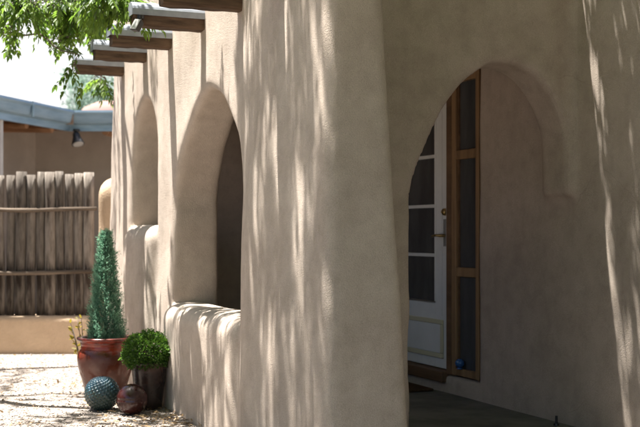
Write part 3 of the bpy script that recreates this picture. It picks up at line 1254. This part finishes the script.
# ------------------------------------------------------------------ pots and spheres
PX = pix(105.5, 0, 7.9)
pot = tag(empty('glazed_pot', (PX[0], 7.9, 0)), 'large red-brown glazed pot with banded neck holding the cone shrub', 'pot')
t = MB()
prof = [(.0, 0), (.115, 0), (.122, .01), (.135, .05), (.160, .14), (.183, .22), (.193, .28), (.188, .32), (.172, .345),
        (.164, .352), (.170, .360), (.164, .368), (.166, .380), (.172, .388), (.166, .396), (.172, .402), (.190, .410), (.196, .420), (.192, .430),
        (.178, .432), (.160, .425), (.152, .40), (.150, .36)]
t.lathe(prof, 56)
t.build('pot_body', M['red_glaze'], pot, smooth=True)
t = MB()
t.lathe([(.156, .385), (.08, .39), (.0, .392)], 30)
t.build('soil', M['soil'], pot)

# cone juniper planted in it
jun = tag(empty('cone_shrub', (PX[0] + .002, 7.9, .39)), 'slim blue-green cone-shaped juniper growing in the large red-brown pot', 'shrub')
t = MB()
t.tube([(0, 0, -.02), (.004, 0, .3), (0, .004, .74)], [.014, .010, .003], 8)
t.build('stem', M['bark'], jun, smooth=True)
nsp = 5600                                     # sprays, each a little plume of scale leaves
zz = rng.uniform(0, 1, nsp) ** 1.3
ang = rng.uniform(0, 2 * math.pi, nsp)
R0 = .112 * (1 - zz) ** .62 * (1 + .10 * np.sin(ang * 3 + zz * 17) + .08 * np.sin(ang * 5 - zz * 31)) + .005
rad = R0 * np.sqrt(rng.uniform(.10, 1, nsp))
sp_o = np.stack([rad * np.cos(ang), rad * np.sin(ang), zz * .73 + .01], 1)
sp_d = np.stack([np.cos(ang) * .6, np.sin(ang) * .6, np.full(nsp, 1.0)], 1) + rng.normal(0, .33, (nsp, 3))
sp_d /= np.linalg.norm(sp_d, axis=1, keepdims=True)
sp_l = rng.uniform(.025, .055, nsp)
sp_t = np.clip(rng.normal(.42, .22, nsp) + .15 * np.sin(ang * 4 + zz * 20), 0, 1)
k_ = 11
q = np.repeat(np.arange(nsp), k_)
f = rng.uniform(0, 1, nsp * k_)
pos = sp_o[q] + sp_d[q] * (sp_l[q] * f)[:, None] + rng.normal(0, .0025, (nsp * k_, 3))
dirs = sp_d[q] + rng.normal(0, .55, (nsp * k_, 3))
ln = rng.uniform(.007, .016, nsp * k_)
V, Q, T = leaf_mesh(pos, dirs, rng.uniform(0, 6.28, nsp * k_), ln, .0018 + ln * .10, np.clip(sp_t[q] + f * .22 - .1 + rng.normal(0, .12, nsp * k_), 0, 1), curl=.05)
link('foliage', np_mesh('foliage', V, Q, T), M['juniper'], jun, smooth=False)

# dark pot with boxwood ball
BX = pix(149, 0, 7.5)
pot2 = tag(empty('tapered_pot', (BX[0], 7.5, 0)), 'tall dark streaked tapered pot holding the round boxwood', 'pot')
t = MB()
t.lathe([(0, 0), (.078, 0), (.084, .008), (.092, .08), (.102, .17), (.111, .25), (.118, .285), (.124, .292), (.124, .304), (.116, .308), (.108, .30), (.105, .26)], 48)
t.build('pot_body', M['dark_glaze'], pot2, smooth=True)
t = MB()
t.lathe([(.108, .275), (.05, .278), (.0, .279)], 24)
t.build('soil', M['soil'], pot2)
bx = tag(empty('boxwood_ball', (BX[0] - .010, 7.5, .262)), 'clipped round green boxwood growing in the tall dark pot', 'shrub')
t = MB()
t.tube([(0, 0, -.01), (.004, 0, .05), (0, 0, .10)], [.010, .009, .006], 8)
for i in range(10):
    q = i * 2.4
    t.tube([(0, 0, .05), (.07 * math.cos(q), .07 * math.sin(q), .08 + .012 * i)], [.005, .002], 5)
t.build('stem', M['bark'], bx, smooth=True)
n = 6500
q = rng.normal(0, 1, (n, 3)); q /= np.linalg.norm(q, axis=1, keepdims=True)
rr = rng.uniform(.25, 1, n) ** (1 / 3)
bump_ = 1 + .09 * (rng.uniform(0, 1, n) > .96) + .05 * np.sin(q[:, 0] * 9 + 1) * np.sin(q[:, 2] * 8) + .04 * np.sin(q[:, 1] * 11 + q[:, 2] * 7)
pos = q * (rr * bump_)[:, None] * np.array([[.162, .162, .134]]) + np.array([[0, 0, .105]])
dirs = q * .8 + rng.normal(0, .55, (n, 3)) + np.array([[0, 0, .25]])
ln = rng.uniform(.013, .021, n)
V, Q, T = leaf_mesh(pos, dirs, rng.uniform(0, 6.28, n), ln, ln * .6, np.clip(rng.normal(.45, .25, n), 0, 1), shape='oval', curl=.1)
link('foliage', np_mesh('foliage', V, Q, T), M['boxwood'], bx, smooth=False)

# blue textured sphere (raised beads in spiral rows)
SB = pix(102, 0, 7.42)
rs = .113
nu, nv = 220, 130
th = np.linspace(0, math.pi, nv)
phi = np.linspace(0, 2 * math.pi, nu, endpoint=False)
TH, PH = np.meshgrid(th, phi, indexing='ij')
bead = np.maximum(0, np.sin(PH * 17 + TH * 6) * np.sin(TH * 26 - PH * 5)) ** .7 * np.clip(np.sin(TH) * 2.2, 0, 1)
RR = rs * (1 + .05 * bead) - .004
V = np.stack([RR * np.sin(TH) * np.cos(PH), RR * np.sin(TH) * np.sin(PH), RR * np.cos(TH)], -1).reshape(-1, 3)
i, j = np.meshgrid(np.arange(nv - 1), np.arange(nu), indexing='ij')
i, j = i.ravel(), j.ravel()
Q = np.stack([i * nu + j, (i + 1) * nu + j, (i + 1) * nu + (j + 1) % nu, i * nu + (j + 1) % nu], 1)
s_ = tag(link('garden_sphere', np_mesh('garden_sphere', V, Q), M['blue_glaze']), 'blue-green beaded ceramic sphere on the gravel before the red-brown pot', 'garden sphere')
s_.location = (SB[0], 7.42, rs - .004)

SR = pix(132, 0, 7.25)
t = MB()
rs2 = .098
pr = []
for a in np.linspace(0, math.pi, 44):
    r_ = rs2 * math.sin(a)
    z_ = -rs2 * math.cos(a)
    r_ *= 1 - .03 * math.exp(-((z_ - .006) / .006) ** 2)          # a shallow groove round the middle
    pr.append((r_, z_))
t.lathe(pr, 60)
s2_ = tag(t.build('garden_sphere', M['ball_glaze'], smooth=True), 'smooth maroon glazed sphere on the gravel beside the blue beaded one', 'garden sphere')
s2_.location = (SR[0], 7.25, rs2 - .003)

# sprig behind the big pot
SG = pix(85, 0, 8.6)
sg = tag(empty('sprig_plant', (SG[0], 8.6, 0)), 'small yellowish leafy sprig growing behind the large red-brown pot', 'plant')
t = MB()
so, sd = [], []
for i in range(7):
    q = i * .9
    tip = np.array([.09 * math.cos(q) - .02, .07 * math.sin(q), .44 + .03 * (i % 3)])
    t.tube([(0, 0, 0), tip * .6 + np.array([0, 0, .03]), tip], [.005, .004, .002], 6)
    for k in range(9):
        so.append(tip * (1 - .06 * k)); sd.append(rng.normal(0, 1, 3) + np.array([math.cos(q), 0, .3]))
t.build('stem', M['bark'], sg, smooth=True)
n = len(so)
V, Q, T = leaf_mesh(np.array(so), np.array(sd), rng.uniform(0, 6, n), rng.uniform(.03, .05, n), rng.uniform(.014, .022, n), rng.uniform(0, 1, n), shape='oval')
link('foliage', np_mesh('foliage', V, Q, T), M['sprig'], sg, smooth=False)

# ------------------------------------------------------------------ gravel stones and leaf litter on the ground (uncountable)
n = 24000
xs = rng.uniform(-3.6, -.35, n)
ys = 6.2 + (11.0 - 6.2) * rng.uniform(0, 1, n) ** 1.5
ctr = np.stack([xs, ys], 1)
rel = ctr - P0
keep = (rel @ N > .14)
ctr = ctr[keep]
n = len(ctr)
oct_ = np.array([[1, 0, 0], [-1, 0, 0], [0, 1, 0], [0, -1, 0], [0, 0, 1], [0, 0, -1]], float)
of = np.array([[0, 2, 4], [2, 1, 4], [1, 3, 4], [3, 0, 4], [2, 0, 5], [1, 2, 5], [3, 1, 5], [0, 3, 5]])
sz = .003 + .007 * rng.uniform(0, 1, n) ** 3
V = oct_[None] * rng.uniform(.6, 1.3, (n, 6, 1)) * sz[:, None, None] * np.array([1, 1, .7])
qa = rng.uniform(0, 6.28, n)
c, s3 = np.cos(qa)[:, None], np.sin(qa)[:, None]
V = np.stack([V[..., 0] * c - V[..., 1] * s3, V[..., 0] * s3 + V[..., 1] * c, V[..., 2]], -1)
V[..., 0] += ctr[:, None, 0]; V[..., 1] += ctr[:, None, 1]; V[..., 2] += (sz * .35)[:, None]
Q = (np.arange(n)[:, None, None] * 6 + of[None]).reshape(-1, 3)
gr = link('gravel', np_mesh('gravel', V.reshape(-1, 3), Q, np.repeat(rng.uniform(0, 1, n), 6)), M['pebble'], smooth=False)
gr["kind"] = "stuff"

n = 1500
xs = rng.uniform(-3.4, -.5, n)
ys = rng.uniform(6.6, 10.8, n)
near = rng.uniform(0, 1, n) < .55                      # blown against the wall foot and the pots
uu = rng.uniform(1.3, 4.4, n); vv = .13 + np.abs(rng.normal(0, .22, n))
pw = P0[None] + uu[:, None] * D[None] + vv[:, None] * N[None]
xs = np.where(near, pw[:, 0], xs); ys = np.where(near, pw[:, 1], ys)
pos = np.stack([xs, ys, rng.uniform(.006, .016, n)], 1)
dirs = rng.normal(0, 1, (n, 3)); dirs[:, 2] *= .18
V, Q, T = leaf_mesh(pos, dirs, rng.normal(0, .35, n), rng.uniform(.02, .05, n), rng.uniform(.008, .018, n), rng.uniform(0, 1, n), curl=-.12)
li = link('leaf_litter', np_mesh('leaf_litter', V, Q, T), M['litter'], smooth=False)
li["kind"] = "stuff"

# ------------------------------------------------------------------ overhead cables
for a, b_, lab in ((pix(-160, 30, 30), pix(330, 100, 30), 'thin grey overhead cable crossing the sky above the other one'),
                   (pix(-200, 92, 34), pix(420, 97, 34), 'thin grey overhead cable low in the sky just above the gutter')):
    t = MB()
    t.tube([a + (b_ - a) * i / 12 + np.array([0, 0, -.25 * 4 * (i / 12) * (1 - i / 12)]) for i in range(13)], .008, 6)
    tag(t.build('power_cable', M['cable'], smooth=True), lab, 'cable', 'overhead cables')
